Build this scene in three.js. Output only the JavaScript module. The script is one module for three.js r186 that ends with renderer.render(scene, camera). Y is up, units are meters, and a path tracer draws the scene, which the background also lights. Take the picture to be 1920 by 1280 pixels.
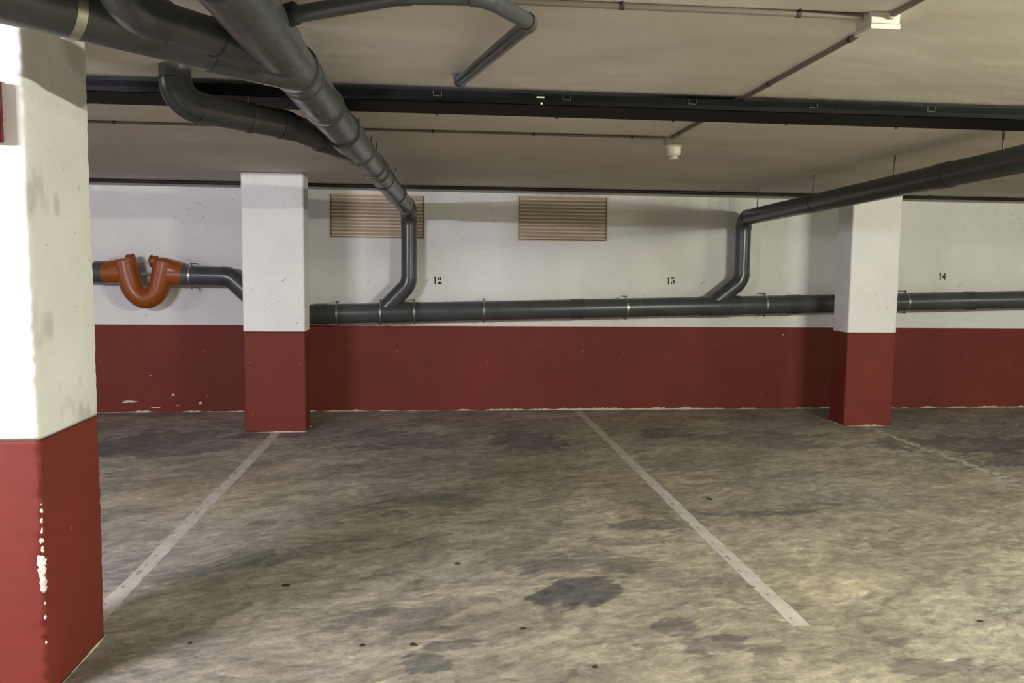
import * as THREE from 'three';
import { mergeGeometries } from 'three/addons/utils/BufferGeometryUtils.js';
import { RoundedBoxGeometry } from 'three/addons/geometries/RoundedBoxGeometry.js';

// ---------------------------------------------------------------- camera, exposure
const V = (x, y, z) => new THREE.Vector3(x, y, z);
const scene = new THREE.Scene();
scene.background = new THREE.Color(0x000000);
const renderer = new THREE.WebGLRenderer({ antialias: true });
renderer.toneMapping = THREE.LinearToneMapping;
renderer.toneMappingExposure = 1.0;
renderer.shadowMap.enabled = true;

const camera = new THREE.PerspectiveCamera(2 * Math.atan(640 / 1528.45) * 180 / Math.PI, 1.5, 0.05, 100);
{
  const yaw = 0.0988, pitch = 0.0856, roll = 0.0108;
  const f = V(Math.sin(yaw) * Math.cos(pitch), -Math.sin(pitch), -Math.cos(yaw) * Math.cos(pitch));
  const r = V(Math.cos(yaw), 0, Math.sin(yaw)), u = r.clone().cross(f);
  camera.position.set(0, 1.5, 0);
  camera.up.copy(u.multiplyScalar(Math.cos(roll)).addScaledVector(r, -Math.sin(roll)));
  camera.lookAt(camera.position.clone().add(f));
}
// lamps of the aisle, the outer two added for fill: x of the middle, colour and candela of the whole tube
const AISLE_Z = -0.89;
const LAMPS = [
  [-10.3, [0.92, 0.88, 1.0], 30],  // added lamp, there only for fill light
  [-3.23, [0.925, 0.875, 1.0], 57],
  [3.9, [1.0, 0.99, 0.82], 58],
  [11.0, [1.0, 0.99, 0.84], 30],  // added as well, lifts the ambient light
];

// ---------------------------------------------------------------- sizes
const CEIL = 2.365, WALL_Z = -8.72, X0 = -14, X1 = 18, Z1 = 11, DADO = 0.9126;

// ---------------------------------------------------------------- noise
function rng(seed) { let s = seed >>> 0; return () => { s = (s + 0x6D2B79F5) >>> 0; let t = Math.imul(s ^ (s >>> 15), 1 | s); t = (t + Math.imul(t ^ (t >>> 7), 61 | t)) ^ t; return ((t ^ (t >>> 14)) >>> 0) / 4294967296; }; }
const PERM = new Float32Array(65536);
{ const r = rng(77); for (let i = 0; i < 65536; i++) PERM[i] = r(); }
const hash = (x, y) => PERM[((x * 7919 + y * 104729) ^ (y << 7)) & 65535];
function vn(x, y, px = 0, py = 0) {           // value noise, optionally periodic
  let xi = Math.floor(x), yi = Math.floor(y); const fx = x - xi, fy = y - yi;
  let x1 = xi + 1, y1 = yi + 1;
  if (px) { xi = ((xi % px) + px) % px; x1 = ((x1 % px) + px) % px; }
  if (py) { yi = ((yi % py) + py) % py; y1 = ((y1 % py) + py) % py; }
  const u = fx * fx * (3 - 2 * fx), v = fy * fy * (3 - 2 * fy);
  const a = hash(xi, yi), b = hash(x1, yi), c = hash(xi, y1), d = hash(x1, y1);
  return a + (b - a) * u + (c - a) * v + (a - b - c + d) * u * v;
}
function fbm(x, y, oct, px = 0, py = 0) { let s = 0, a = 0.5, n = 0; for (let i = 0; i < oct; i++) { s += a * vn(x + i * 17.3 * (px ? 0 : 1), y + i * 9.1 * (py ? 0 : 1), px, py); n += a; a *= 0.5; x *= 2; y *= 2; px *= 2; py *= 2; } return s / n; }
const sst = (a, b, x) => { const t = Math.min(1, Math.max(0, (x - a) / (b - a))); return t * t * (3 - 2 * t); };
function dataTex(w, h, fn, srgb = true) {
  const d = new Uint8Array(w * h * 4), o = [0, 0, 0];
  for (let j = 0, k = 0; j < h; j++) for (let i = 0; i < w; i++, k += 4) { fn(i / w, j / h, o); d[k] = Math.max(0, Math.min(255, o[0])); d[k + 1] = Math.max(0, Math.min(255, o[1])); d[k + 2] = Math.max(0, Math.min(255, o[2])); d[k + 3] = 255; }
  const t = new THREE.DataTexture(d, w, h, THREE.RGBAFormat);
  t.magFilter = THREE.LinearFilter; t.minFilter = THREE.LinearMipmapLinearFilter; t.generateMipmaps = true;
  t.wrapS = t.wrapT = THREE.RepeatWrapping;
  if (srgb) t.colorSpace = THREE.SRGBColorSpace;
  t.needsUpdate = true; return t;
}

// ---------------------------------------------------------------- textures
// concrete floor: x from -3.4 over 10.8 m, z from -8.8 over 6.4 m (mirrored beyond)
const FX = -3.4, FW = 10.8, FZ = -8.8, FD = 6.4;
const STAINS_AND_DARK_BANDS = [ // x, z, radius x, radius z, strength, greenish
  [0.70, -3.70, 0.22, 0.20, 0.62, 0.3], [0.62, -3.98, 0.20, 0.12, 0.28, 0.1], [0.95, -4.05, 0.20, 0.16, 0.22, 0.5], [-0.03, -3.04, 0.09, 0.07, 0.5, 0.8], [0.06, -3.17, 0.13, 0.06, 0.42, 0.1],
  [-0.14, -3.42, 0.22, 0.15, 0.22, 0], [0.84, -7.13, 0.30, 0.40, 0.42, 0.2], [2.18, -7.39, 0.28, 0.25, 0.38, 0], [1.30, -4.66, 0.28, 0.10, 0.34, 0.3], [1.16, -4.40, 0.24, 0.10, 0.3, 0.3],
  [1.18, -3.08, 0.15, 0.08, 0.45, 0], [1.02, -3.27, 0.08, 0.13, 0.4, 0], [1.32, -3.04, 0.09, 0.035, 0.4, 0], [2.1, -4.85, 0.34, 0.05, 0.3, 0], [2.55, -5.0, 0.16, 0.06, 0.25, 0],
  [-2.3, -7.2, 0.7, 0.55, 0.35, 0], [-0.5, -7.3, 0.6, 0.4, 0.25, 0], [4.9, -6.75, 0.9, 0.35, 0.42, 0], [4.95, -6.1, 0.7, 0.3, 0.35, 0], [3.0, -7.2, 0.6, 0.25, 0.28, 0], [3.3, -6.8, 0.5, 0.18, 0.25, 0],  // the pair at the far right are simply darker bands
  [-2.8, -8.55, 0.5, 0.12, 0.3, 0], [0.45, -4.75, 0.3, 0.06, 0.2, 0], [0.0, -5.3, 0.4, 0.3, 0.12, 0.2], [1.95, -2.86, 0.22, 0.06, 0.35, 0], [1.9, -3.06, 0.08, 0.05, 0.32, 0],
];
const floorMap = dataTex(2048, 2048, (u, v, o) => {
  const x = FX + u * FW, z = FZ + v * FD;
  // mottled power-floated concrete
  const wx = fbm(x * 2.3 + 3, z * 2.3, 3) - 0.5, wz = fbm(x * 2.3 + 40, z * 2.3 + 9, 3) - 0.5;
  const X = x + wx * 0.22, Z = z + wz * 0.22 + x * 0.30;
  const big = fbm(x * 0.55 + 2, z * 0.7, 3);
  const mid = fbm(X * 2.1, Z * 3.0, 5);
  const streak = fbm(X * 3.2, Z * 13, 4);
  const edge = fbm(X * 5.0 + 70, Z * 7.5, 6);
  const fineS = fbm(X * 16 + 5, Z * 34, 4);
  const grit = vn(x * 95, z * 140), grit2 = vn(x * 185, z * 310);
  let t = 0.47 + (big - 0.5) * 0.30 + (mid - 0.5) * 0.30 + (streak - 0.5) * 0.20 + (fineS - 0.5) * 0.56;
  // torn skin of pale laitance, and darker worn-through patches
  const skin = sst(0.525, 0.545, edge * 0.6 + mid * 0.4); t += skin * 0.11 - 0.04;
  const worn = sst(0.55, 0.57, fbm(X * 3.6 + 170, Z * 5.2 + 60, 6)); t -= worn * 0.10;
  // small flakes and pocks
  const fl = fbm(x * 19 + 31, z * 27 + 7, 3); t += 0.11 * sst(0.63, 0.68, fl) - 0.12 * sst(0.64, 0.69, fbm(x * 17 + 131, z * 25 + 77, 3));
  // short scrapes
  const sc = Math.abs(fbm(X * 4.1 + 11, Z * 9.3 + 21, 3) - 0.5);
  t += 0.26 * (1 - sst(0, 0.02, sc)) * sst(0.53, 0.64, fineS) * sst(0.42, 0.6, mid);
  t += (grit - 0.5) * 0.17 + (grit2 - 0.5) * 0.17;
  const pit = vn(x * 26 + 9, z * 34 + 3); if (pit > 0.93) t -= (pit - 0.93) * 4 * sst(0.5, 0.8, grit);
  // hairline cracks
  const crk = Math.abs(fbm(x * 1.6 + 90, z * 1.9 + 14, 5) - 0.5);
  t -= 0.22 * (1 - sst(0, 0.004, crk)) * sst(0.5, 0.6, vn(x * 1.3 + 5, z * 1.3));
  let green = 0, dark = 0;
  for (const s of STAINS_AND_DARK_BANDS) {
    const dx = (x - s[0]) / s[2], dz = (z - s[1]) / s[3]; const d = dx * dx + dz * dz; if (d > 4) continue;
    const q = Math.sqrt(d) + (edge - 0.5) * 1.5 + (fineS - 0.5) * 0.8;
    const m = (1 - sst(0.82, 1.12, q)) * s[4]; dark = Math.max(dark, m); green = Math.max(green, m * s[5]);
  }
  t = Math.max(0, Math.min(1.12, t));
  const warm = fbm(x * 0.7 + 33, z * 0.7 + 8, 2);
  let r = 98 + t * 106, g = 95 + t * 102, b = 87 + t * 87;
  r += (warm - 0.5) * 8; b -= (warm - 0.5) * 12;
  const k = 1 - dark * 0.52;
  o[0] = r * k - green * 10; o[1] = g * k; o[2] = b * (1 - dark * 0.44) - green * 3;
});
floorMap.wrapS = floorMap.wrapT = THREE.MirroredRepeatWrapping;
const floorBump = dataTex(1024, 1024, (u, v, o) => { const h = fbm(u * 16, v * 28, 5, 16, 28) * 0.7 + vn(u * 220, v * 220, 220, 220) * 0.3; o[0] = o[1] = o[2] = h * 255; }, false);
floorBump.repeat.set(FW / 1.6, FD / 1.6);
const plasterMap = dataTex(1024, 1024, (u, v, o) => {   // 3 m tile, white paint with dust spots and pin holes
  const m = fbm(u * 6, v * 6, 4, 6, 6), f = vn(u * 300, v * 300, 300, 300);
  let s = 229 + (m - 0.5) * 16 + (f - 0.5) * 7;
  const sp = fbm(u * 110, v * 110, 2, 110, 110), cl = vn(u * 7 + 3, v * 7, 7, 7);
  s -= sst(0.80, 0.88, sp) * 46 * sst(0.45, 0.8, cl);
  o[0] = s; o[1] = s - 0.5; o[2] = s - 3;
});
const grubbyDimmedMap = dataTex(512, 512, (u, v, o) => {     // 1.5 m tile, hand- and tyre-smudged near pillar paint, base greyed to stand in for dimmer light
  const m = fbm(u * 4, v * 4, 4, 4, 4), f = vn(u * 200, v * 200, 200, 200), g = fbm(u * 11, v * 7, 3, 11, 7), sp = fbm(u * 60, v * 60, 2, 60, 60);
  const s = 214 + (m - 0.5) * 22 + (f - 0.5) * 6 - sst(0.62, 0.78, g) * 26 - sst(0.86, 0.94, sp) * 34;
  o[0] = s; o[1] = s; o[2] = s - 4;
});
const plasterBump = dataTex(512, 512, (u, v, o) => { const h = fbm(u * 24, v * 24, 4, 24, 24) * 0.6 + fbm(u * 5, v * 5, 2, 5, 5) * 0.4; o[0] = o[1] = o[2] = h * 255; }, false);
const ceilMap = dataTex(1024, 1024, (u, v, o) => {      // 4 m tile, grey-white skim with trowel marks
  const wx = fbm(u * 5, v * 5, 2, 5, 5), m = fbm(u * 5 + wx * 0.4, v * 8, 4, 0, 0) * 0.0 + fbm(u * 5, v * 9, 4, 5, 9);
  const st = fbm(u * 9, v * 40, 3, 9, 40), f = vn(u * 256, v * 256, 256, 256);
  const s = 204 + (m - 0.5) * 26 + (st - 0.5) * 10 + (f - 0.5) * 5;
  o[0] = s; o[1] = s - 5; o[2] = s - 14;
});
const ceilBump = dataTex(512, 512, (u, v, o) => { const h = fbm(u * 4, v * 7, 4, 4, 7); o[0] = o[1] = o[2] = h * 255; }, false);
const redMap = dataTex(512, 512, (u, v, o) => {         // 2 m tile, dark red floor-paint on plaster
  const m = fbm(u * 5, v * 5, 4, 5, 5), f = vn(u * 180, v * 180, 180, 180);
  const k = 1 + (m - 0.5) * 0.16 + (f - 0.5) * 0.06;
  o[0] = 109 * k; o[1] = 36 * k; o[2] = 22 * k;
  const sp = vn(u * 90 + 2, v * 90, 90, 90) * vn(u * 23, v * 23, 23, 23);
  if (sp > 0.86) { o[0] += 40; o[1] += 45; o[2] += 40; }
});
const smudge = dataTex(256, 256, (u, v, o) => { const h = fbm(u * 6, v * 6, 4, 6, 6); o[0] = o[1] = o[2] = 190 + (h - 0.5) * 70; }, false);
const pvcMap = dataTex(256, 256, (u, v, o) => { const h = fbm(u * 7, v * 7, 4, 7, 7), f = vn(u * 120, v * 120, 120, 120); const s = 1 + (h - 0.5) * 0.22 + (f - 0.5) * 0.06; o[0] = 70 * s; o[1] = 73 * s; o[2] = 75 * s; });

const lineMap = (bare, seed) => dataTex(512, 512, (u, v, o) => {   // 1 m tile, road paint worn through to the concrete
  const e = fbm(u * 9, v * 9, 5, 9, 9), f = vn(u * 160 + seed, v * 160, 160, 160), w = sst(bare, bare + 0.05, fbm(u * 23, v * 19, 5, 23, 19));
  const p = 186 + (e - 0.5) * 36 + (f - 0.5) * 14, c = 134 + (e - 0.5) * 50 + (f - 0.5) * 20;
  o[0] = p + (c - p) * w; o[1] = o[0] - 4; o[2] = o[0] - 14;
});
function rep(t, s) { const c = t.clone(); c.repeat.set(1 / s, 1 / s); c.needsUpdate = true; return c; }
const M = {
  floor: new THREE.MeshStandardMaterial({ map: floorMap, bumpMap: floorBump, bumpScale: 0.003, roughness: 0.62 }),
  white: new THREE.MeshStandardMaterial({ map: rep(plasterMap, 3), bumpMap: rep(plasterBump, 1.2), bumpScale: 0.0025, roughness: 0.8 }),
  grubbyDimmed: new THREE.MeshStandardMaterial({ map: rep(grubbyDimmedMap, 1.5), bumpMap: rep(plasterBump, 1.2), bumpScale: 0.0025, roughness: 0.8 }),
  red: new THREE.MeshStandardMaterial({ map: rep(redMap, 2), bumpMap: rep(plasterBump, 1.2), bumpScale: 0.0025, roughness: 0.72 }),
  ceil: new THREE.MeshStandardMaterial({ map: rep(ceilMap, 4), bumpMap: rep(ceilBump, 2), bumpScale: 0.006, roughness: 0.9 }),
  line: new THREE.MeshStandardMaterial({ map: lineMap(0.67, 0), bumpMap: rep(plasterBump, 0.4), bumpScale: 0.001, roughness: 0.7 }),
  lineWorn: new THREE.MeshStandardMaterial({ map: lineMap(0.52, 5), bumpMap: rep(plasterBump, 0.4), bumpScale: 0.001, roughness: 0.75 }),
  mortar: new THREE.MeshStandardMaterial({ color: 0xcfc6b4, bumpMap: rep(plasterBump, 0.3), bumpScale: 0.003, roughness: 0.95 }),
  chip: new THREE.MeshStandardMaterial({ color: 0xd8d0c2, roughness: 0.95 }),
  ink: new THREE.MeshStandardMaterial({ color: 0x17120f, roughness: 0.8 }),
  pvc: new THREE.MeshStandardMaterial({ map: rep(pvcMap, 0.8), roughnessMap: rep(smudge, 0.7), roughness: 0.42, metalness: 0 }),
  pvcFit: new THREE.MeshStandardMaterial({ map: rep(pvcMap, 0.5), color: 0xe8ece8, roughnessMap: rep(smudge, 0.5), roughness: 0.40 }),
  orange: new THREE.MeshStandardMaterial({ color: 0x8a4712, roughnessMap: rep(smudge, 0.5), roughness: 0.5 }),
  orangeDark: new THREE.MeshStandardMaterial({ color: 0x72330f, roughness: 0.45 }),
  rubber: new THREE.MeshStandardMaterial({ color: 0x232324, roughness: 0.6 }),
  steel: new THREE.MeshStandardMaterial({ color: 0xb4b3aa, metalness: 0.95, roughness: 0.36 }),
  dullSteel: new THREE.MeshStandardMaterial({ color: 0x6a675f, metalness: 0.85, roughness: 0.55 }),
  tray: new THREE.MeshPhysicalMaterial({ color: 0x0c0d0e, roughness: 0.6, specularIntensity: 0.25 }),
  trayLid: new THREE.MeshPhysicalMaterial({ color: 0x101213, roughness: 0.7, specularIntensity: 0.15 }),
  conduit: new THREE.MeshStandardMaterial({ color: 0x6f675c, roughness: 0.5 }),
  clipDark: new THREE.MeshStandardMaterial({ color: 0x2e2a26, roughness: 0.7 }),
  box: new THREE.MeshStandardMaterial({ color: 0xc9c7bd, roughness: 0.5 }),
  boxLid: new THREE.MeshStandardMaterial({ color: 0xd4d2c8, roughness: 0.45 }),
  abs: new THREE.MeshStandardMaterial({ color: 0xe6e3d6, roughness: 0.4 }),
  absGrey: new THREE.MeshStandardMaterial({ color: 0xb5b1a5, roughness: 0.5 }),
  brown: new THREE.MeshStandardMaterial({ color: 0x1a0c0b, roughness: 0.6 }),
  louvre: new THREE.MeshStandardMaterial({ color: 0xdacab4, roughnessMap: rep(smudge, 0.4), roughness: 0.75, metalness: 0.15 }),
  louvreFrame: new THREE.MeshStandardMaterial({ color: 0xd8cdb8, roughness: 0.6, metalness: 0.15 }),
  dark: new THREE.MeshStandardMaterial({ color: 0x3a342c, roughness: 0.95 }),
  alarm: new THREE.MeshStandardMaterial({ color: 0x8c1614, roughness: 0.4 }),
  alarmDark: new THREE.MeshStandardMaterial({ color: 0x5e0f0e, roughness: 0.5 }),
  lampBody: new THREE.MeshStandardMaterial({ color: 0xd8d8d4, roughness: 0.5 }),
};

// ---------------------------------------------------------------- builders
const used = {};
function numbered(n) { used[n] = (used[n] || 0) + 1; return used[n] === 1 ? n : n + '_' + String(used[n] - 1).padStart(3, '0'); }
function mesh(name, geo, mat, parent) { const m = new THREE.Mesh(Array.isArray(geo) ? (geo.length > 1 ? mergeGeometries(geo.map(g => g.index ? g.toNonIndexed() : g)) : geo[0]) : geo, mat); m.name = parent ? name : numbered(name); m.castShadow = m.receiveShadow = true; (parent || scene).add(m); return m; }
function thing(name, label, category, at = [0, 0, 0], group) { const g = new THREE.Group(); g.name = numbered(name); g.position.set(...at); g.userData = { label, category }; if (group) g.userData.group = group; scene.add(g); return g; }
function tag(o, label, category, group) { o.userData.label = label; o.userData.category = category; if (group) o.userData.group = group; return o; }
function struct(o) { o.userData.kind = 'structure'; return o; }
function planar(geo, axes = 'auto') {        // uv in metres from position and normal
  const p = geo.attributes.position, n = geo.attributes.normal, uv = new Float32Array(p.count * 2);
  for (let i = 0; i < p.count; i++) {
    const a = Math.abs(n.getX(i)), b = Math.abs(n.getY(i)), c = Math.abs(n.getZ(i));
    if (b >= a && b >= c) { uv[2 * i] = p.getX(i); uv[2 * i + 1] = p.getZ(i); } else if (a >= c) { uv[2 * i] = p.getZ(i) + 0.37; uv[2 * i + 1] = p.getY(i); } else { uv[2 * i] = p.getX(i); uv[2 * i + 1] = p.getY(i); }
  }
  geo.setAttribute('uv', new THREE.BufferAttribute(uv, 2)); return geo;
}
function bx(x0, x1, y0, y1, z0, z1, r = 0) {
  const g = r ? new RoundedBoxGeometry(x1 - x0, y1 - y0, z1 - z0, 2, r) : new THREE.BoxGeometry(x1 - x0, y1 - y0, z1 - z0);
  g.translate((x0 + x1) / 2, (y0 + y1) / 2, (z0 + z1) / 2); return planar(g);
}
// tube swept along a polyline of points, uv in metres, closed ends
function sweep(pts, r, seg = 28, caps = true) {
  const n = pts.length, pos = [], nor = [], uv = [], idx = [], rad = i => Array.isArray(r) ? r[i] : r;
  let T = pts[1].clone().sub(pts[0]).normalize(), N = Math.abs(T.y) < 0.9 ? V(0, 1, 0) : V(0, 0, 1);
  N.addScaledVector(T, -N.dot(T)).normalize(); let L = 0;
  for (let i = 0; i < n; i++) {
    const a = pts[Math.max(0, i - 1)], b = pts[Math.min(n - 1, i + 1)], t = b.clone().sub(a).normalize();
    const q = new THREE.Quaternion().setFromUnitVectors(T, t); N.applyQuaternion(q); T = t; N.addScaledVector(T, -N.dot(T)).normalize();
    const B = T.clone().cross(N); if (i) L += pts[i].distanceTo(pts[i - 1]);
    for (let j = 0; j <= seg; j++) { const an = j / seg * Math.PI * 2, d = N.clone().multiplyScalar(Math.cos(an)).addScaledVector(B, Math.sin(an)); pos.push(...pts[i].clone().addScaledVector(d, rad(i)).toArray()); nor.push(d.x, d.y, d.z); uv.push(an * rad(i), L); }
  }
  for (let i = 0; i < n - 1; i++) for (let j = 0; j < seg; j++) { const a = i * (seg + 1) + j, b = a + seg + 1; idx.push(a, a + 1, b, b, a + 1, b + 1); }
  if (caps) for (const e of [0, n - 1]) {
    const t = (e ? pts[n - 1].clone().sub(pts[n - 2]) : pts[0].clone().sub(pts[1])).normalize(), c = pos.length / 3;
    pos.push(...pts[e].toArray()); nor.push(t.x, t.y, t.z); uv.push(0, 0);
    for (let j = 0; j <= seg; j++) { const k = (e * (seg + 1) + j) * 3; pos.push(pos[k], pos[k + 1], pos[k + 2]); nor.push(t.x, t.y, t.z); uv.push(0, 0); }
    for (let j = 0; j < seg; j++) e ? idx.push(c, c + 1 + j, c + 2 + j) : idx.push(c, c + 2 + j, c + 1 + j);
  }
  const g = new THREE.BufferGeometry();
  g.setAttribute('position', new THREE.Float32BufferAttribute(pos, 3)); g.setAttribute('normal', new THREE.Float32BufferAttribute(nor, 3)); g.setAttribute('uv', new THREE.Float32BufferAttribute(uv, 2)); g.setIndex(idx); return g;
}
const rod = (a, b, r, seg = 24) => sweep([a, b], r, seg);
// bend between two straight runs: points of an arc of radius R at corner c
function bend(a, c, b, R, n = 9) {
  const d1 = a.clone().sub(c).normalize(), d2 = b.clone().sub(c).normalize(), th = Math.acos(Math.max(-1, Math.min(1, d1.dot(d2)))), t = R / Math.tan(th / 2);
  const s = c.clone().addScaledVector(d1, t), e = c.clone().addScaledVector(d2, t), o = c.clone().add(d1.clone().add(d2).normalize().multiplyScalar(R / Math.sin(th / 2)));
  const out = []; const u = s.clone().sub(o), w = e.clone().sub(o), ang = u.angleTo(w), ax = u.clone().cross(w).normalize();
  for (let i = 0; i <= n; i++) out.push(o.clone().add(u.clone().applyAxisAngle(ax, ang * i / n)));
  return out;
}
// sleeve with softly rounded lips around an axis a->b
function sleeve(a, b, r, lip = 0.004, seg = 28) {
  const d = b.clone().sub(a), L = d.length(); d.normalize(); const p = s => a.clone().addScaledVector(d, s);
  return sweep([p(0), p(0.0004), p(lip), p(L - lip), p(L - 0.0004), p(L)], [r - lip, r - lip, r, r, r - lip, r - lip], seg);
}
const lerp = (a, b, t) => a.clone().lerp(b, t);
// steel pipe clip: band, two lugs with bolts
function clamp(parent, c, dir, r, up, mat = M.steel, w = 0.022, standoff, sides = [1, -1]) {
  const d = dir.clone().normalize(), a = c.clone().addScaledVector(d, -w / 2), b = c.clone().addScaledVector(d, w / 2);
  const m = mesh('pipe_clip', sleeve(a, b, r + 0.004, 0.0015, 32), mat, parent);
  const s = d.clone().cross(up).normalize();
  for (const k of sides) {
    const base = c.clone().addScaledVector(up, k * (r + 0.002)), tip = c.clone().addScaledVector(up, k * (r + 0.03));
    mesh('lug', rod(base, tip, 0.007, 8), M.dullSteel, m);
    mesh('bolt', rod(tip.clone().addScaledVector(up, -k * 0.012).addScaledVector(s, -0.02), tip.clone().addScaledVector(up, -k * 0.012).addScaledVector(s, 0.02), 0.005, 8), M.dullSteel, m);
    if (standoff) mesh('wall_stud', rod(c.clone().addScaledVector(up, k * (r + 0.018)), c.clone().addScaledVector(up, k * (r + 0.018)).addScaledVector(standoff, 1), 0.005, 8), M.dullSteel, m);
  }
  return m;
}

// ---------------------------------------------------------------- the setting
const floorGeo = bx(X0, X1, -0.2, 0, WALL_Z - 0.2, Z1 + 0.2);
{ const p = floorGeo.attributes.position, uv = floorGeo.attributes.uv; for (let i = 0; i < p.count; i++) uv.setXY(i, (p.getX(i) - FX) / FW, (p.getZ(i) - FZ) / FD); }
const floor = struct(mesh('floor', floorGeo, M.floor));
struct(mesh('ceiling', bx(X0 - 0.2, X1 + 0.2, CEIL, CEIL + 0.25, WALL_Z - 0.2, Z1 + 0.2), M.ceil));

// painted bay lines: thin coats of paint with a frayed outline
function paintLine(x0, x1, z0, z1, seed, mat, label, fray = 0.004) {
  const n = Math.round(Math.abs(z1 - z0) / 0.04), pos = [], idx = [], uv = [];
  for (let i = 0; i <= n; i++) {
    const z = z0 + (z1 - z0) * i / n, a = x0 + (vn(z * 9, seed) - 0.5) * 2 * fray + (vn(z * 1.3, seed + 3) - 0.5) * 0.012, b = x1 + (vn(z * 11, seed + 7) - 0.5) * 2 * fray + (vn(z * 1.3, seed + 3) - 0.5) * 0.012;
    pos.push(a, 0.0012, z, b, 0.0012, z, a, -0.001, z, b, -0.001, z); uv.push(a, z, b, z, a, z, b, z);
    if (i < n) { const k = i * 4, m = k + 4; idx.push(k, k + 1, m, m, k + 1, m + 1, k, m, k + 2, k + 2, m, m + 2, k + 1, k + 3, m + 1, m + 1, k + 3, m + 3); }
  }
  const g = new THREE.BufferGeometry(); g.setAttribute('position', new THREE.Float32BufferAttribute(pos, 3)); g.setAttribute('uv', new THREE.Float32BufferAttribute(uv, 2)); g.setIndex(idx); g.computeVertexNormals();
  const m = mesh('painted_bay_line', g, mat, floor); m.userData.label = label; return m;
}
paintLine(-1.461, -1.381, -3.36, -7.59, 1, M.line, 'white painted bay line running to the left pillar');
paintLine(1.542, 1.620, -3.235, -8.66, 2, M.line, 'white painted bay line below the number 13 side of the bay');
paintLine(4.245, 4.33, -3.2, -7.66, 3, M.lineWorn, 'worn pale bay line in front of the right pillar', 0.008);

// back wall with two vent openings
const GRILLES = [[-1.065, -0.070, 1.826, 2.292], [0.906, 1.888, 1.828, 2.312]];
{
  const sh = new THREE.Shape(); sh.moveTo(X0, 0); sh.lineTo(X1, 0); sh.lineTo(X1, CEIL); sh.lineTo(X0, CEIL); sh.closePath();
  for (const [a, b, c, d] of GRILLES) { const h = new THREE.Path(); h.moveTo(a + 0.01, c + 0.01); h.lineTo(a + 0.01, d - 0.01); h.lineTo(b - 0.01, d - 0.01); h.lineTo(b - 0.01, c + 0.01); h.closePath(); sh.holes.push(h); }
  const g = new THREE.ExtrudeGeometry(sh, { depth: 0.2, bevelEnabled: false }); g.translate(0, 0, WALL_Z - 0.2);
  var wallBack = struct(mesh('wall_back', planar(g), M.white));
}
function dado(name, x0, x1, z0, z1, parent) { return mesh('red_dado', bx(x0, x1, 0, DADO, z0, z1), M.red, parent); }
dado('red_dado', X0, X1, WALL_Z - 0.05, WALL_Z + 0.002, wallBack);
for (const [name, x0, x1, z0, z1, f] of [['wall_left', X0 - 0.2, X0, WALL_Z - 0.2, Z1 + 0.2, [X0 - 0.05, X0 + 0.002, WALL_Z, Z1]], ['wall_right', X1, X1 + 0.2, WALL_Z - 0.2, Z1 + 0.2, [X1 - 0.002, X1 + 0.05, WALL_Z, Z1]], ['wall_front', X0, X1, Z1, Z1 + 0.2, [X0, X1, Z1 - 0.002, Z1 + 0.05]]]) {
  const w = struct(mesh(name, bx(x0, x1, 0, CEIL, z0, z1), M.white)); dado('red_dado', ...f, w);
}
// lumpy pale line of mortar where a wall or pillar meets the floor
function mortarLine(parent, a, b, nrm, seed, hgt = 0.02, dep = 0.02, gap = 0.35) {
  const L = a.distanceTo(b), n = Math.max(6, Math.round(L / 0.025)), pos = [], idx = [], uv = [];
  for (let i = 0; i <= n; i++) {
    const p = lerp(a, b, i / n), s = i / n * L, k = Math.max(0, fbm(s * 6 + seed * 13, seed, 3) - gap) / (1 - gap), f = 0.5 + vn(s * 40, seed + 5);
    const h = hgt * k * f * 2 + 0.0008, w = dep * k * f * 2 + 0.001, q = p.clone().addScaledVector(nrm, w), m = p.clone().addScaledVector(nrm, w * 0.45);
    pos.push(p.x, h, p.z, m.x, h * 0.75, m.z, q.x, 0.0003, q.z, p.x, -0.002, p.z); uv.push(s, 0, s, 0.02, s, 0.04, s, 0.06);
    if (i < n) for (let j = 0; j < 3; j++) { const c = i * 4 + j, d = c + 4; idx.push(c, c + 1, d, d, c + 1, d + 1); }
  }
  const g = new THREE.BufferGeometry(); g.setAttribute('position', new THREE.Float32BufferAttribute(pos, 3)); g.setAttribute('uv', new THREE.Float32BufferAttribute(uv, 2)); g.setIndex(idx); g.computeVertexNormals();
  return mesh('mortar_line', g, M.mortar, parent);
}
mortarLine(wallBack, V(-5, 0, WALL_Z + 0.002), V(9, 0, WALL_Z + 0.002), V(0, 0, 1), 4, 0.014, 0.02, 0.3);

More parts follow.
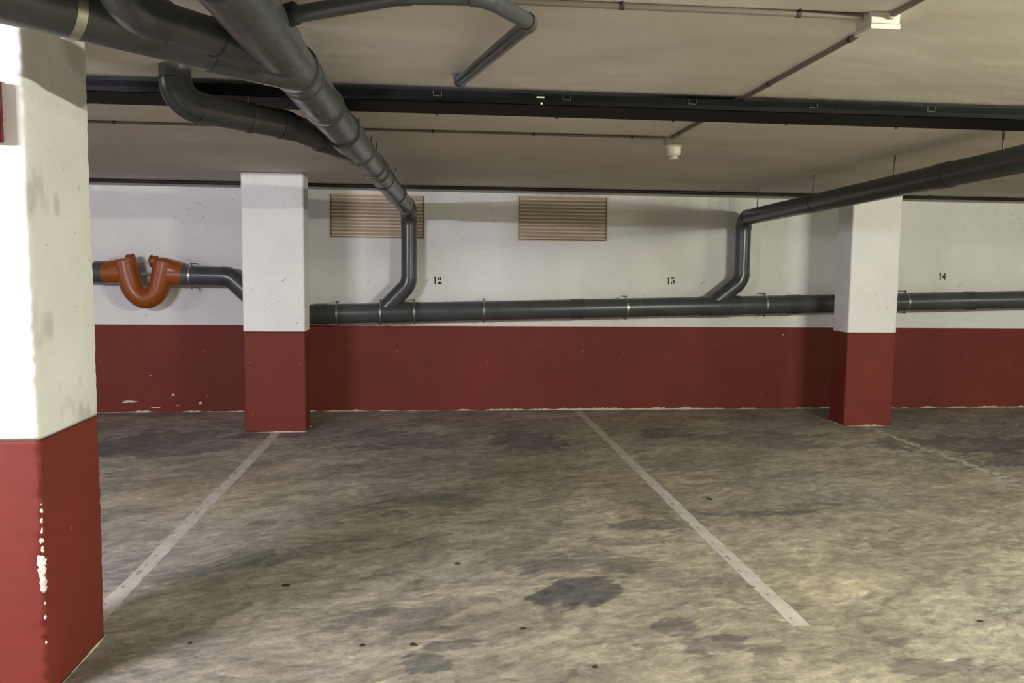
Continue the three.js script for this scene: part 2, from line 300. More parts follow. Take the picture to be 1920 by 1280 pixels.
// flakes where the red paint has come off: little irregular plates
function flake(parent, c, nrm, w, h, seed) {
  const r = rng(seed), sh = new THREE.Shape(), n = 9;
  for (let i = 0; i < n; i++) { const a = i / n * Math.PI * 2, k = 0.55 + r() * 0.5; const x = Math.cos(a) * w * k, y = Math.sin(a) * h * k; i ? sh.lineTo(x, y) : sh.moveTo(x, y); }
  const g = new THREE.ExtrudeGeometry(sh, { depth: 0.0015, bevelEnabled: false });
  g.applyQuaternion(new THREE.Quaternion().setFromUnitVectors(V(0, 0, 1), nrm)); g.translate(c.x, c.y, c.z);
  return mesh('bare_patch', planar(g), M.chip, parent);
}
for (const [x, y, w, h, s] of [[-3.10, 0.117, 0.085, 0.012, 1], [-3.16, 0.105, 0.04, 0.008, 8], [-2.676, 0.182, 0.018, 0.014, 2], [-2.403, 0.096, 0.024, 0.02, 3], [-2.86, 0.05, 0.06, 0.006, 5], [-2.64, 0.075, 0.03, 0.006, 6], [-2.9, 0.385, 0.012, 0.006, 7], [3.9, 0.83, 0.008, 0.012, 11], [6.9, 0.62, 0.012, 0.012, 12]]) flake(wallBack, V(x, y, WALL_Z + 0.0015), V(0, 0, 1), w, h, s);

// stencilled bay numbers
const DIGIT = {
  1: [[[0.18, 0], [0.42, 0], [0.42, 1], [0.24, 1], [0.04, 0.86], [0.04, 0.78], [0.18, 0.8]]],
  2: [[[0, 0.62], [0.2, 0.56], [0.26, 0.62], [0.26, 0.95], [0.12, 0.92], [0, 0.8]], [[0.36, 1], [0.6, 0.95], [0.72, 0.8], [0.66, 0.62], [0.46, 0.48], [0.38, 0.56], [0.44, 0.72]], [[0, 0], [0.72, 0], [0.72, 0.26], [0.4, 0.28], [0.3, 0.42], [0.14, 0.3], [0, 0.12]]],
  3: [[[0, 1], [0.66, 1], [0.66, 0.88], [0.56, 0.76], [0.06, 0.76], [0, 0.88]], [[0.36, 0.66], [0.52, 0.66], [0.74, 0.48], [0.76, 0.32], [0.62, 0.1], [0.42, 0.02], [0.48, 0.3]], [[0.02, 0.36], [0.2, 0.38], [0.24, 0.14], [0.12, 0.04], [0.02, 0.16]]],
  4: [[[0.4, 0], [0.6, 0], [0.6, 1], [0.4, 1]], [[0, 0.26], [0.36, 0.26], [0.36, 0.44], [0.24, 0.44], [0.34, 0.72], [0.34, 0.9], [0, 0.42]], [[0.64, 0.28], [0.78, 0.28], [0.78, 0.42], [0.64, 0.42]]],
};
function bayNumber(text, x, y, h, label) {
  const gs = []; let dx = 0;
  for (const ch of text) {
    for (const poly of DIGIT[ch]) { const s = new THREE.Shape(); poly.forEach(([a, b], i) => i ? s.lineTo(a * h * 0.72, b * h) : s.moveTo(a * h * 0.72, b * h)); const g = new THREE.ExtrudeGeometry(s, { depth: 0.0012, bevelEnabled: false }); g.translate(dx, 0, 0); gs.push(g); }
    dx += h * (ch === '1' ? 0.56 : 0.8);
  }
  const m = mesh('stencilled_number', gs, M.ink, wallBack); m.position.set(x, y, WALL_Z + 0.0002); m.userData.label = label;
}
bayNumber('12', 0.021, 1.357, 0.078, 'black stencilled 12');
bayNumber('13', 2.560, 1.380, 0.076, 'black stencilled 13');
bayNumber('14', 5.700, 1.458, 0.078, 'black stencilled 14');

// ---------------------------------------------------------------- pillars
function pillarGeo(w, d, y0, y1, seed, rough) {
  // ring of points round the plan; the four arrises are worn
  const ring = [], e = 0.012, sub = t => t;
  const side = (ax, az, bx_, bz, k) => { for (const t of [0.0, 0.02, 0.06, 0.2, 0.4, 0.6, 0.8, 0.94, 0.98]) ring.push([ax + (bx_ - ax) * t, az + (bz - az) * t, Math.min(t, 1 - t) * Math.hypot(bx_ - ax, bz - az), k]); };
  const x = w / 2, z = d / 2;
  side(-x + e, z, x - e, z, 0); ring.push([x - e, z, 0, 1], [x - e * 0.3, z - e * 0.3, 0, 9], [x, z - e, 0, 1]); side(x, z - e, x, -z + e, 1); ring.push([x, -z + e, 0, 2], [x - e * 0.3, -z + e * 0.3, 0, 9]);
  side(x - e, -z, -x + e, -z, 2); ring.push([-x + e, -z, 0, 3], [-x + e * 0.3, -z + e * 0.3, 0, 9]); side(-x, -z + e, -x, z - e, 3); ring.push([-x, z - e, 0, 4], [-x + e * 0.3, z - e * 0.3, 0, 9]);
  const n = ring.length, rows = Math.max(2, Math.round((y1 - y0) / 0.012)), pos = [], uv = [], idx = [];
  const per = [0]; for (let i = 1; i <= n; i++) per.push(per[i - 1] + Math.hypot(ring[i % n][0] - ring[i - 1][0], ring[i % n][1] - ring[i - 1][1]));
  for (let j = 0; j <= rows; j++) {
    const y = y0 + (y1 - y0) * j / rows;
    for (let i = 0; i <= n; i++) {
      const [px, pz, dist, k] = ring[i % n]; const near = Math.exp(-dist / 0.012);
      const cor = (px > 0 ? 1 : 0) + (pz > 0 ? 2 : 0);
      const bite = Math.max(0, fbm(y * 38 + seed * 7 + cor * 31, seed + cor * 5, 3) - 0.42) * 2.2 ;
      const wob = (fbm(y * 2.2 + cor * 9, seed + 21, 2) - 0.5) * 0.006 * rough;
      const dlt = near * bite * (cor === 3 ? 0.008 : 0.0028) * rough;
      pos.push(px - Math.sign(px) * dlt + wob * (Math.abs(Math.abs(px) - x) < 0.02 ? 1 : 0), y, pz - Math.sign(pz) * dlt);
      uv.push(per[i] + seed * 0.7, y);
    }
    if (j) for (let i = 0; i < n; i++) { const a = (j - 1) * (n + 1) + i, b = a + n + 1; idx.push(a, b, a + 1, a + 1, b, b + 1); }
  }
  for (const j of [0, rows]) { const c = pos.length / 3; pos.push(0, y0 + (y1 - y0) * j / rows, 0); uv.push(0, 0); for (let i = 0; i < n; i++) { const a = j * (n + 1) + i; j ? idx.push(c, a + 1, a) : idx.push(c, a, a + 1); } }
  const g = new THREE.BufferGeometry(); g.setAttribute('position', new THREE.Float32BufferAttribute(pos, 3)); g.setAttribute('uv', new THREE.Float32BufferAttribute(uv, 2)); g.setIndex(idx);
  // orient outwards
  g.computeVertexNormals(); return g;
}
function pillar(label, cx, cz, w, d, dadoY, seed, rough, paint = M.white) {
  const t = thing('concrete_pillar', label, 'pillar', [cx, 0, cz]);
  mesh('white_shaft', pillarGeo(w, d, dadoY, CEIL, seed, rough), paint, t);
  mesh('red_dado', pillarGeo(w, d, 0, dadoY, seed, rough), M.red, t);
  const h = w / 2, k = d / 2;
  mortarLine(t, V(-h, 0, k), V(h, 0, k), V(0, 0, 1), seed + 30, 0.008, 0.012, 0.35);
  mortarLine(t, V(h, 0, k), V(h, 0, -k), V(1, 0, 0), seed + 31, 0.008, 0.012, 0.35);
  mortarLine(t, V(-h, 0, -k), V(-h, 0, k), V(-1, 0, 0), seed + 32, 0.008, 0.012, 0.35);
  return t;
}
const near = pillar('large white and dark red pillar with chipped corner at the left edge', -1.4775, -3.12, 0.305, 0.50, 0.9126, 3, 1, M.grubbyDimmed);
pillar('white and red pillar standing between the orange trap and the left vent', -1.43, -7.745, 0.552, 0.30, 0.928, 8, 0.35);
pillar('white and red pillar beside the number 14 under the sloping pipe', 4.347, -7.825, 0.504, 0.31, 0.93, 12, 0.35);
// plaster showing at the chipped corner of the near pillar
{
  const r = rng(9);
  const chip = (y, s, n, off = 0) => {
    const g = new THREE.IcosahedronGeometry(s, 1), p = g.attributes.position;
    for (let i = 0; i < p.count; i++) { const k = 0.55 + 0.8 * vn(p.getX(i) * 260 + n * 5.3, p.getY(i) * 260 + p.getZ(i) * 170 + n); p.setXYZ(i, p.getX(i) * k, p.getY(i) * k * 1.5, p.getZ(i) * k * 0.7); }
    g.computeVertexNormals(); g.translate(0.1525 - 0.004 - off, y, 0.25 - 0.005); mesh('bare_plaster_chip', g, M.chip, near);
  };
  let n = 0;
  for (const [y, s, o] of [[0.395, 0.011, 0.002], [0.405, 0.007, 0.009], [0.418, 0.012, 0.001], [0.43, 0.008, 0], [0.443, 0.012, 0.006], [0.447, 0.007, 0], [0.462, 0.013, 0.003], [0.478, 0.010, 0.008], [0.486, 0.012, 0.001], [0.497, 0.009, 0.012], [0.502, 0.007, 0.002], [0.528, 0.006, 0], [0.535, 0.005, 0], [0.561, 0.007, 0.002], [0.594, 0.005, 0.001], [0.602, 0.004, 0], [0.632, 0.005, 0], [0.668, 0.006, 0], [0.69, 0.004, 0], [0.34, 0.004, 0], [0.29, 0.005, 0], [0.20, 0.004, 0]]) chip(y, s, n++, o);
}
// small red alarm box on the front of the near pillar
{
  const t = thing('alarm_box', 'small red box mounted high on the front of the chipped near pillar', 'alarm box', [-1.50, 1.905, -2.868]);
  mesh('housing', bx(-0.10, 0.10, 0, 0.19, 0, 0.07, 0.008), M.alarm, t);
  mesh('back_plate', bx(-0.104, 0.104, -0.004, 0.194, -0.002, 0.012, 0.003), M.alarmDark, t);
}

// ---------------------------------------------------------------- vent grilles
GRILLES.forEach(([a, b, c, d], gi) => {
  const t = thing('vent_grille', ['beige louvred wall vent partly behind the grey downpipe', 'beige louvred wall vent left of the number 13, fully in view'][gi], 'vent', [(a + b) / 2, c, WALL_Z], 'louvred vents in the back wall');
  const w = b - a, h = d - c, f = 0.014, q = 0.008;
  mesh('frame', [bx(-w / 2, w / 2, 0, f, -0.06, 0.008), bx(-w / 2, w / 2, h - f, h, -0.06, 0.008), bx(-w / 2, -w / 2 + f, f, h - f, -0.06, 0.008), bx(w / 2 - f, w / 2, f, h - f, -0.06, 0.008)], M.louvreFrame, t);
  const n = 12, pitch = (h - 2 * f - q) / n, sl = new THREE.Shape();
  // section of one blade: a sloping strip with a rolled lower lip
  sl.moveTo(0.004, 0); sl.lineTo(0.009, 0); sl.lineTo(0.009, 0.010); sl.lineTo(-0.020, pitch + 0.003); sl.lineTo(-0.023, pitch + 0.001); sl.lineTo(0.004, 0.008); sl.closePath();
  const g = new THREE.ExtrudeGeometry(sl, { depth: w - 2 * f - 2 * q, bevelEnabled: false }); g.rotateY(-Math.PI / 2); g.translate(w / 2 - f - q, 0, 0);
  // after turning, the section's x runs along +z
  planar(g);
  for (let i = 0; i < n; i++) { const m = mesh('slat', g, M.louvre, t); m.position.set(0, f + q + i * pitch, -0.004); }
  mesh('duct_back', bx(-w / 2 + 0.012, w / 2 - 0.012, 0.012, h - 0.012, -0.19, -0.17), M.dark, t);
});

// ---------------------------------------------------------------- pipes
const Y1 = V(0, 1, 0), ZF = V(0, 0, 1);
// wall collector, 200 mm, falling to the left
const wallY = x => 1.0755 + 0.0265 * x, WZ = -8.5;
{
  const t = thing('collector_pipe', 'long thick grey drain pipe running along the back wall above the red band', 'pipe');
  const A = V(-1.62, wallY(-1.62), WZ), B = V(9.5, wallY(9.5), WZ), d = B.clone().sub(A).normalize();
  mesh('pipe', rod(A, B, 0.1, 40), M.pvc, t);
  for (const [x0, x1] of [[1.46, 1.60], [3.82, 3.98], [5.86, 5.98], [-0.56, -0.12], [2.86, 3.30], [-1.2, -1.06]]) mesh('coupling', sleeve(V(x0, wallY(x0), WZ), V(x1, wallY(x1), WZ), 0.106, 0.004, 40), M.pvcFit, t);
  for (const x of [-0.965, -0.526, -0.176, 0.541, 2.056, 3.578, 5.178, 6.9, 8.4]) clamp(t, V(x, wallY(x), WZ), d, x > -0.6 && x < -0.1 ? 0.106 : 0.1, Y1, M.steel, 0.018, V(0, 0, -0.19));
  // run behind the left pillar up to the trap
  const c1 = V(-2.03, 1.418, WZ), c2 = V(-1.62, 1.032, WZ), s = V(-2.49, 1.424, WZ);
  const e1 = bend(s, c1, c2, 0.16), e2 = bend(c1, c2, B, 0.14);
  mesh('pipe', rod(s, e1[0], 0.1, 36), M.pvc, t);
  mesh('elbow', sweep(e1, 0.1045, 36), M.pvcFit, t);
  mesh('pipe', rod(e1[e1.length - 1], e2[0], 0.1, 36), M.pvc, t);
  mesh('elbow', sweep(e2, 0.1045, 36), M.pvcFit, t);
  mesh('socket', sleeve(V(-2.49, 1.424, WZ), V(-2.41, 1.423, WZ), 0.106, 0.004, 36), M.pvc, t);
  clamp(t, V(-2.405, 1.4225, WZ), V(1, 0, 0), 0.104, Y1, M.steel, 0.02, V(0, 0, -0.19));
}
// orange running trap
{
  const t = thing('running_trap', 'orange u-shaped running trap on the white wall at the left', 'pipe trap');
  const P = [[-3.035, 1.56], [-3.005, 1.40], [-2.965, 1.28], [-2.915, 1.215], [-2.847, 1.187], [-2.775, 1.212], [-2.722, 1.28], [-2.685, 1.40], [-2.65, 1.56]].map(([x, y]) => V(x, y, WZ + 0.02));
  const cv = new THREE.CatmullRomCurve3(P, false, 'centripetal');
  mesh('u_bend', sweep(cv.getPoints(48), cv.getPoints(48).map((p, i) => 0.102 + 0.005 * Math.cos(i / 48 * Math.PI * 2)), 36), M.orange, t);
  // inlet and outlet sockets
  mesh('socket', sleeve(V(-3.25, 1.446, WZ), V(-3.04, 1.446, WZ), 0.112, 0.012, 36), M.orange, t);
  mesh('socket', sleeve(V(-2.71, 1.434, WZ), V(-2.485, 1.428, WZ), 0.112, 0.012, 36), M.orange, t);
  // sloping shoulders over the arms
  mesh('shoulder', sweep([V(-3.22, 1.452, WZ), V(-3.12, 1.47, WZ + 0.005), V(-3.03, 1.50, WZ + 0.01), V(-2.985, 1.525, WZ + 0.01)], [0.105, 0.104, 0.096, 0.078], 36), M.orange, t);
  mesh('shoulder', sweep([V(-2.5, 1.44, WZ), V(-2.6, 1.475, WZ + 0.005), V(-2.69, 1.512, WZ + 0.01), V(-2.745, 1.53, WZ + 0.01)], [0.105, 0.104, 0.096, 0.078], 36), M.orange, t);
  // inspection plugs facing each other
  for (const [x, s] of [[-2.995, 1], [-2.735, -1]]) {
    const y = s > 0 ? 1.575 : 1.565, z = WZ + 0.03;
    const m = mesh('inspection_plug', sleeve(V(x - 0.02 * s, y, z), V(x + 0.055 * s, y, z), 0.056, 0.006, 24), M.orange, t);
    mesh('rim', sleeve(V(x + 0.03 * s, y, z), V(x + 0.05 * s, y, z), 0.064, 0.004, 10), M.orangeDark, m);
    mesh('key', bx(Math.min(x + 0.05 * s, x + 0.068 * s), Math.max(x + 0.05 * s, x + 0.068 * s), y - 0.02, y + 0.02, z - 0.02, z + 0.02, 0.004), M.orangeDark, m);
  }
  mesh('stay_bar', bx(-2.96, -2.76, 1.428, 1.452, WZ - 0.06, WZ - 0.04), M.dullSteel, t);
  mesh('rubber_sleeve', sleeve(V(-3.33, 1.445, WZ), V(-3.245, 1.446, WZ), 0.112, 0.006, 36), M.pvc, t);
}
{
  const t = thing('inlet_pipe', 'grey pipe end entering the orange trap from the left', 'pipe');
  mesh('pipe', rod(V(-5.2, 1.44, WZ), V(-3.331, 1.445, WZ), 0.1, 36), M.pvc, t);
  clamp(t, V(-4.4, 1.442, WZ), V(1, 0, 0), 0.1, Y1, M.steel, 0.02, V(0, 0, -0.19));
}
// ceiling run + downpipe into the wall collector
function hanger(t, c, dir, r, x = 0) {
  const m = clamp(t, c, dir, r, Y1, M.dullSteel, 0.02, null, [1]);
  mesh('hanger_rod', rod(c.clone().add(V(0, r, 0)), V(c.x, CEIL, c.z), 0.0045, 8), M.dullSteel, m);
}
function dropPipe(t, x, topY, elbowY, wyeX) {
  // vertical 160 mm pipe, 45-degree offset into the collector
  const foot = V(wyeX, wallY(wyeX) + 0.02, WZ), c = V(x, elbowY, WZ), top = V(x, topY, WZ);
  const e = bend(top, c, foot, 0.17);
  mesh('elbow', sweep(e, 0.084, 36), M.pvcFit, t);
  mesh('pipe', rod(V(x, topY, WZ), e[0], 0.08, 36), M.pvc, t);
  mesh('wye_branch', sleeve(e[e.length - 1].clone().lerp(foot, -0.1), foot, 0.086, 0.004, 36), M.pvcFit, t);
  return e;
}
const P1 = [V(-0.232, 2.125, WZ), V(-0.444, 2.195, -4.33), V(-0.502, 2.222, -2.77), V(-0.55, 2.24, -1.2)];
{
  const t = thing('drain_pipe', 'grey drain pipe hung under the ceiling, coming from the upper left down to number 12', 'pipe');
  const [w, y, u, n] = P1;
  const e = bend(V(w.x, 1.5, WZ), w, y, 0.16);
  mesh('elbow', sweep(e, 0.084, 36), M.pvcFit, t);
  mesh('pipe', rod(e[e.length - 1], y, 0.08, 40), M.pvc, t);
  mesh('pipe', rod(y, u, 0.08, 40), M.pvc, t);
  mesh('pipe', rod(u, n, 0.08, 40), M.pvc, t);
  const at = z => { const s = z < y.z ? [w, y] : z < u.z ? [y, u] : [u, n]; return lerp(s[0], s[1], (z - s[0].z) / (s[1].z - s[0].z)); };
  const d = y.clone().sub(w).normalize();
  for (const [a, b, r] of [[-2.78, -2.1, 0.0875], [-3.52, -3.18, 0.085], [-3.95, -3.72, 0.084], [-4.46, -4.22, 0.092], [-4.78, -4.46, 0.086], [-5.2, -4.84, 0.0845], [-6.3, -6.05, 0.0845], [-7.3, -7.08, 0.0845]]) mesh('coupling', sleeve(at(a), at(b), r, 0.004, 40), M.pvcFit, t);
  for (const z of [-1.6, -3.06, -3.68, -4.83, -5.42, -5.68, -7.05, -8.1]) hanger(t, at(z), d, 0.086);
  dropPipe(t, w.x, e[0].y, 1.36, -0.50);
}
{
  const t = thing('drain_pipe', 'grey drain pipe hung on rods, sloping across in front of the right pillar', 'pipe');
  const w = V(3.315, 2.095, WZ), n = V(3.325, 2.205, -1.9), e = bend(V(3.315, 1.5, WZ), w, n, 0.13);
  mesh('elbow', sweep(e, 0.084, 36), M.pvcFit, t);
  mesh('pipe', rod(e[e.length - 1], n, 0.08, 40), M.pvc, t);
  const at = z => lerp(w, n, (z - w.z) / (n.z - w.z)), d = n.clone().sub(w).normalize();
  for (const [a, b] of [[-6.98, -6.85], [-5.15, -5.0]]) mesh('coupling', sleeve(at(a), at(b), 0.0845, 0.004, 40), M.pvcFit, t);
  for (const z of [-8.15, -6.92, -5.667, -4.54, -3.3]) mesh('hanger_rod', rod(at(z).add(V(0, 0.07, 0)), V(3.32, CEIL, z), 0.006, 8), M.dullSteel, t);
  dropPipe(t, w.x, e[0].y, 1.43, 2.99);
}
// oblique branch entering from the left, with its steel clip
{
  const t = thing('branch_pipe', 'thick grey branch pipe crossing over the chipped near pillar at the upper left', 'pipe');
  const J = V(-0.495, 2.206, -2.95), F = V(-2.2, 2.23, -1.245), d = F.clone().sub(J).normalize();
  mesh('pipe', rod(J.clone().addScaledVector(d, 0.06), F, 0.08, 40), M.pvc, t);
  mesh('wye_branch', sleeve(J.clone().addScaledVector(d, 0.0), J.clone().addScaledVector(d, 0.30), 0.0865, 0.004, 40), M.pvcFit, t);
  const c = J.clone().addScaledVector(d, 0.70);
  const m = mesh('pipe_clip', sleeve(c, c.clone().addScaledVector(d, 0.028), 0.085, 0.002, 36), M.steel, t); m.userData.label = 'shiny steel clip';
  mesh('hanger_rod', rod(c.clone().add(V(0, 0.08, 0)), V(c.x, CEIL, c.z), 0.005, 8), M.dullSteel, m);
}
{
  const t = thing('branch_elbow_pipe', 'grey elbow dropping from the ceiling into the thick upper left branch', 'pipe');
  const top = V(-0.85, CEIL, -2.362), c = V(-0.85, 2.2, -2.362), J = V(-0.51, 2.2, -2.83), e = bend(top, c, J, 0.095);
  const d = J.clone().sub(c).normalize(), E = e[e.length - 1];
  mesh('pipe', rod(top, e[0], 0.055, 32), M.pvc, t);
  mesh('elbow', sweep(e, 0.059, 32), M.pvcFit, t);
  mesh('coupling', sleeve(E.clone().addScaledVector(d, -0.004), E.clone().addScaledVector(d, 0.06), 0.0605, 0.003, 32), M.pvcFit, t);
  mesh('pipe', rod(E, J, 0.055, 32), M.pvc, t);
  mesh('coupling', sleeve(lerp(E, J, 0.48), lerp(E, J, 0.72), 0.061, 0.003, 32), M.pvcFit, t);
}
{
  const t = thing('swan_neck_pipe', 'dark grey pipe bending down from the ceiling in front of the black cable tray', 'pipe');
  const top = V(-1.10, CEIL, -3.715), c = V(-1.10, 2.208, -3.715), m = V(-0.70, 2.186, -4.06), J = V(-0.42, 2.173, -4.78);
  const e = bend(top, c, m, 0.105), e2 = bend(c, m, J, 0.12);
  const E = e[e.length - 1];
  mesh('pipe', rod(top, e[0], 0.066, 32), M.pvc, t);
  mesh('elbow', sweep(e, 0.07, 32), M.pvcFit, t);
  mesh('pipe', rod(E, e2[0], 0.066, 32), M.pvc, t);
  mesh('elbow', sweep(e2, 0.07, 32), M.pvcFit, t);
  const d = J.clone().sub(m).normalize();
  mesh('pipe', rod(e2[e2.length - 1], J, 0.066, 32), M.pvc, t);
  mesh('wye_branch', sleeve(lerp(m, J, 0.42), J, 0.073, 0.004, 32), M.pvcFit, t);
  hanger(t, lerp(E, e2[0], 0.62), m.clone().sub(c).normalize(), 0.066);
}
{
  const t = thing('waste_pipe', 'slim grey waste pipe looping across the ceiling at the top centre', 'pipe');
  const Y = 2.275, P = [V(-0.46, 2.25, -2.575), V(-0.076, Y, -2.40), V(0.145, Y, -2.385), V(0.305, Y, -2.61), V(0.122, 2.325, -3.65), V(0.112, CEIL, -3.70)];
  const r = 0.025, R = [0, 0.1, 0.07, 0.06, 0.03];
  let last = P[0];
  for (let i = 1; i < P.length - 1; i++) {
    const e = bend(P[i - 1], P[i], P[i + 1], R[i], 8);
    mesh('pipe', rod(last, e[0], r, 24), M.pvc, t); mesh('elbow', sweep(e, r + 0.003, 24), M.pvcFit, t); last = e[e.length - 1];
  }
  mesh('pipe', rod(last, P[P.length - 1], r, 24), M.pvc, t);
  mesh('saddle', sleeve(V(-0.475, 2.245, -2.58), V(-0.40, 2.258, -2.545), 0.034, 0.004, 20), M.rubber, t);
  const h = lerp(P[3], P[4], 0.83);
  mesh('hanger_rod', rod(h, V(h.x, CEIL, h.z), 0.004, 8), M.dullSteel, t);
  const h2 = lerp(P[0], P[1], 0.6); mesh('hanger_rod', rod(h2, V(h2.x, CEIL, h2.z), 0.004, 8), M.dullSteel, t);
}

// ---------------------------------------------------------------- cable tray
{
  const y0 = 2.29, y1 = 2.342, z0 = -4.225, z1 = -3.93;
  const t = thing('cable_tray', 'long black cable tray running across under the ceiling', 'cable tray', [0, 0, 0]);
  const n0 = 0.485, n1 = 0.535;   // gap in the lid
  mesh('tray_body', [bx(X0 + 0.2, X1 - 0.2, y0, y0 + 0.003, z0, z1), bx(X0 + 0.2, X1 - 0.2, y0, y1 - 0.004, z1 - 0.003, z1), bx(X0 + 0.2, X1 - 0.2, y0, y1 - 0.004, z0, z0 + 0.003)], M.tray, t);
  for (const [a, b] of [[X0 + 0.2, -4.0], [-4.0, -1.0], [-1.0, n0], [n1, 1.98], [1.98, 5], [5, X1 - 0.2]]) mesh('lid', [bx(a + 0.001, b - 0.001, y1 - 0.004, y1, z0 - 0.003, z1 + 0.003), bx(a + 0.001, b - 0.001, y1 - 0.026, y1 - 0.004, z1 + 0.0005, z1 + 0.003), bx(a + 0.001, b - 0.001, y1 - 0.026, y1 - 0.004, z0 - 0.003, z0 - 0.0005)], M.trayLid, t);
  for (let k = -7; k <= 12; k++) {
    const x = 0.025 + k * 0.613;
    const w = 0.019, zf = z1 + 0.006, cp = mesh('lid_clip', [sweep([V(x - w, y1 - 0.004, zf), V(x - w, y1 - 0.024, zf), V(x + w, y1 - 0.026, zf), V(x + w, y1 - 0.004, zf)], 0.0022, 6)], M.dullSteel, t);
    mesh('lid_clip', bx(x - 0.006, x + 0.006, y0 - 0.006, y1, z0 - 0.009, z0 - 0.004), M.clipDark, t);
    mesh('hanger_stub', rod(V(x, y1 - 0.002, (z0 + z1) / 2), V(x, CEIL, (z0 + z1) / 2), 0.006, 8), M.dullSteel, t);
  }
  const tie = mesh('cable_tie', [bx(n0 + 0.008, n1 - 0.004, y1 - 0.020, y1 - 0.014, z1 + 0.001, z1 + 0.008), new THREE.SphereGeometry(0.006, 10, 8).translate(0.517, y1 - 0.045, z1 + 0.004)], M.abs, t);
  tie.userData.label = 'white cable tie at the gap in the lid';
}

// ---------------------------------------------------------------- conduits and boxes
function conduit(label, a, b, r, clips) {
  const t = thing('conduit', label, 'conduit'); mesh('tube', rod(a, b, r, 14), M.conduit, t);
  for (const s of clips) { const c = lerp(a, b, s), d = b.clone().sub(a).normalize(), n = d.clone().cross(Y1).normalize(); const m = mesh('clip', sleeve(c.clone().addScaledVector(d, -0.007), c.clone().addScaledVector(d, 0.007), r + 0.0025, 0.001, 12), M.clipDark, t); mesh('clip_foot', rod(c.clone().addScaledVector(n, r * 0.6), V(c.x, CEIL, c.z).addScaledVector(n, r * 1.6), 0.004, 6), M.clipDark, m); }
}
const CY = 2.354;
conduit('grey conduit along the ceiling from the junction box to the left', V(-6, CY, -2.66), V(1.44, CY, -2.66), 0.010, [0.20, 0.45, 0.70, 0.808, 0.888, 0.9676]);
conduit('grey conduit from the junction box back over the tray to the detector', V(1.513, CY, -2.73), V(1.513, CY, -5.16), 0.010, [0.075, 0.37, 0.92]);
conduit('grey conduit from the junction box towards the front of the garage', V(1.505, CY, -2.635), V(1.505, CY, 3.5), 0.010, [0.1, 0.3, 0.5, 0.7]);
conduit('thin grey conduit along the ceiling behind the tray, ending at the detector', V(-7, CY + 0.002, -5.13), V(1.48, CY + 0.002, -5.15), 0.008, [0.3, 0.604, 0.7, 0.826, 0.9, 0.974]);
{
  const t = thing('junction_box', 'pale square junction box on the ceiling where three conduits meet', 'junction box', [1.485, CEIL, -2.683]);
  mesh('body', bx(-0.05, 0.05, -0.038, 0, -0.052, 0.052, 0.003), M.box, t);
  mesh('lid', bx(-0.052, 0.052, -0.056, -0.039, -0.054, 0.054, 0.003), M.boxLid, t);
  for (const [x, z, dx, dz] of [[-0.05, 0.023, -0.014, 0], [0.025, -0.052, 0, -0.014], [0.02, 0.052, 0, 0.014]]) mesh('gland', rod(V(x, -0.012, z), V(x + dx, -0.012, z + dz), 0.014, 14), M.absGrey, t);
}
{
  const t = thing('smoke_detector', 'small white round detector hanging from the ceiling behind the cable tray', 'detector', [1.545, CEIL, -5.2]);
  mesh('back_box', bx(-0.055, 0.055, -0.042, 0, -0.055, 0.055, 0.004), M.absGrey, t);
  const prof = [[0, -0.042], [0.05, -0.042], [0.053, -0.048], [0.053, -0.056], [0.047, -0.060], [0.048, -0.07], [0.048, -0.098], [0.042, -0.108], [0.032, -0.113], [0, -0.113]].map(p => new THREE.Vector2(...p)).reverse();
  mesh('body', new THREE.LatheGeometry(prof, 32), M.abs, t);
  mesh('sensor_cap', new THREE.LatheGeometry([[0, -0.136], [0.026, -0.136], [0.031, -0.132], [0.031, -0.124], [0.024, -0.120], [0.024, -0.112]].map(p => new THREE.Vector2(...p)), 28), M.abs, t);
}
// dark thin pipe along the top of the back wall
{
  const t = thing('thin_pipe', 'thin dark brown pipe along the ceiling close to the back wall', 'pipe');
  mesh('pipe', rod(V(X0 + 0.1, 2.342, -8.42), V(X1 - 0.1, 2.342, -8.42), 0.0185, 16), M.brown, t);
  for (const x of [-4.2, -2.5, -0.7, 1.41, 2.95, 4.7, 5.35, 7.2]) mesh('clip', [sleeve(V(x - 0.012, 2.342, -8.42), V(x + 0.012, 2.342, -8.42), 0.022, 0.002, 14), bx(x - 0.01, x + 0.01, 2.35, CEIL, -8.43, -8.41)], M.clipDark, t);
}

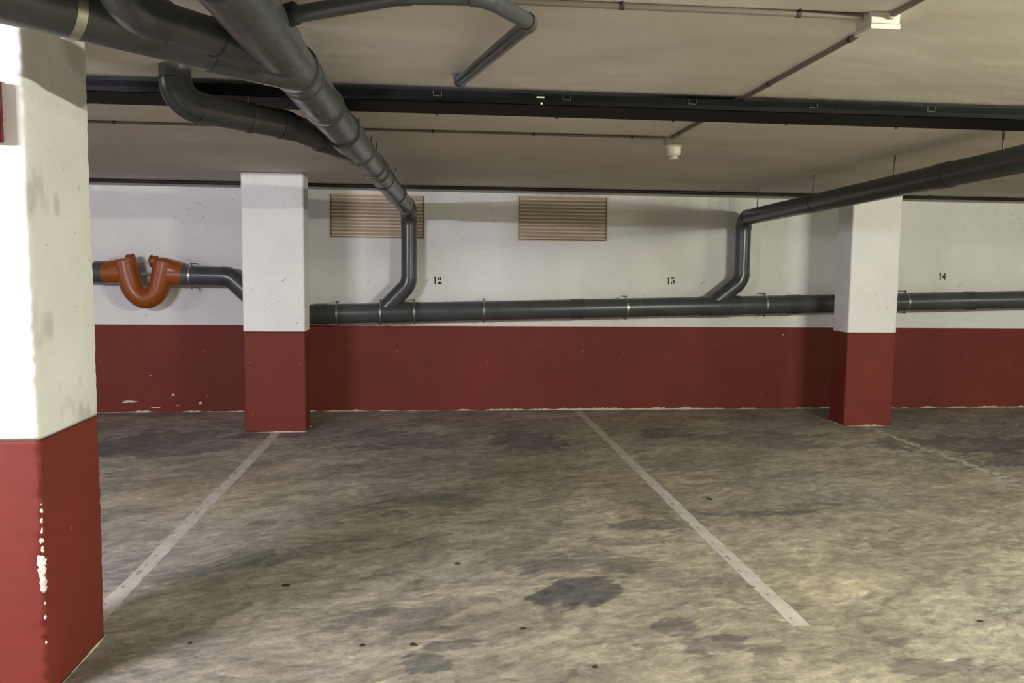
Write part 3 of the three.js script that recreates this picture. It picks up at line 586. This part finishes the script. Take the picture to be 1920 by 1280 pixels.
// ---------------------------------------------------------------- grit on the floor
{
  const GRIT = ['largest dark crumb of grit in the shade right of the left bay line', 'dark crumb of grit at the lower left, left of its neighbour', 'dark crumb of grit just right of another at the bottom left', 'tiny dark crumb of grit below the big oil stain', 'dark crumb of grit on the right side of the middle bay line', 'dark crumb of grit at the lower right of the floor', 'tiny dark crumb of grit at the bottom edge right of centre', 'dark crumb of grit above the oil stain near the middle of the bay', 'small dark crumb of grit beside the foot of the chipped pillar'];
  const spots = [[-0.686, -3.848, 0.014], [-0.272, -3.194, 0.010], [-0.068, -3.183, 0.012], [0.39, -3.302, 0.010], [1.847, -5.172, 0.016], [2.387, -3.223, 0.010], [0.623, -2.948, 0.009], [0.136, -4.083, 0.012], [-0.961, -3.269, 0.008]];
  spots.forEach(([x, z, s], k) => {
    const g = new THREE.IcosahedronGeometry(s, 1), p = g.attributes.position;
    for (let i = 0; i < p.count; i++) { const q = 0.7 + 0.6 * vn(p.getX(i) * 160 + k * 9, p.getZ(i) * 160 + p.getY(i) * 90); p.setXYZ(i, p.getX(i) * q * 1.3, p.getY(i) * q * 0.35, p.getZ(i) * q); }
    g.computeVertexNormals(); const m = mesh('grit', g, M.clipDark); m.position.set(x, s * 0.25, z); m.rotation.y = k * 1.3;
    tag(m, GRIT[k], 'grit', 'crumbs of grit on the floor');
  });
}

// ---------------------------------------------------------------- lamps of the aisle, outer two added as fill (above and outside the picture)
LAMPS.forEach(([x, c, cd], i) => {
  const t = thing('fluorescent_lamp', ['white tube lamp added as fill light at the far left of the aisle ceiling', 'white tube lamp on the aisle ceiling left of the viewer', 'white tube lamp on the aisle ceiling right of the viewer', 'white tube lamp added as fill light at the far right of the aisle ceiling'][i], 'lamp', [x, CEIL, AISLE_Z], 'tube lamps along the aisle');
  const col = new THREE.Color().setRGB(...c);
  mesh('housing', bx(-0.64, 0.64, -0.055, 0, -0.05, 0.05, 0.006), M.lampBody, t);
  mesh('tube', rod(V(-0.6, -0.085, 0), V(0.6, -0.085, 0), 0.019, 16), new THREE.MeshStandardMaterial({ color: 0xffffff, emissive: col, emissiveIntensity: 3, roughness: 0.5 }), t);
  for (const s of [-1, 1]) mesh('holder', bx(s * 0.615 - 0.02, s * 0.615 + 0.02, -0.108, -0.05, -0.024, 0.024, 0.005), M.lampBody, t);
  const N = 6;
  for (let k = 0; k < N; k++) {
    const p = new THREE.PointLight(col, cd / N, 0, 2); p.position.set(-0.5 + k * 0.2, -0.13, 0); p.castShadow = true; p.shadow.radius = 1.2; p.name = 'tube_light'; t.add(p);
  }
});

renderer.render(scene, camera);
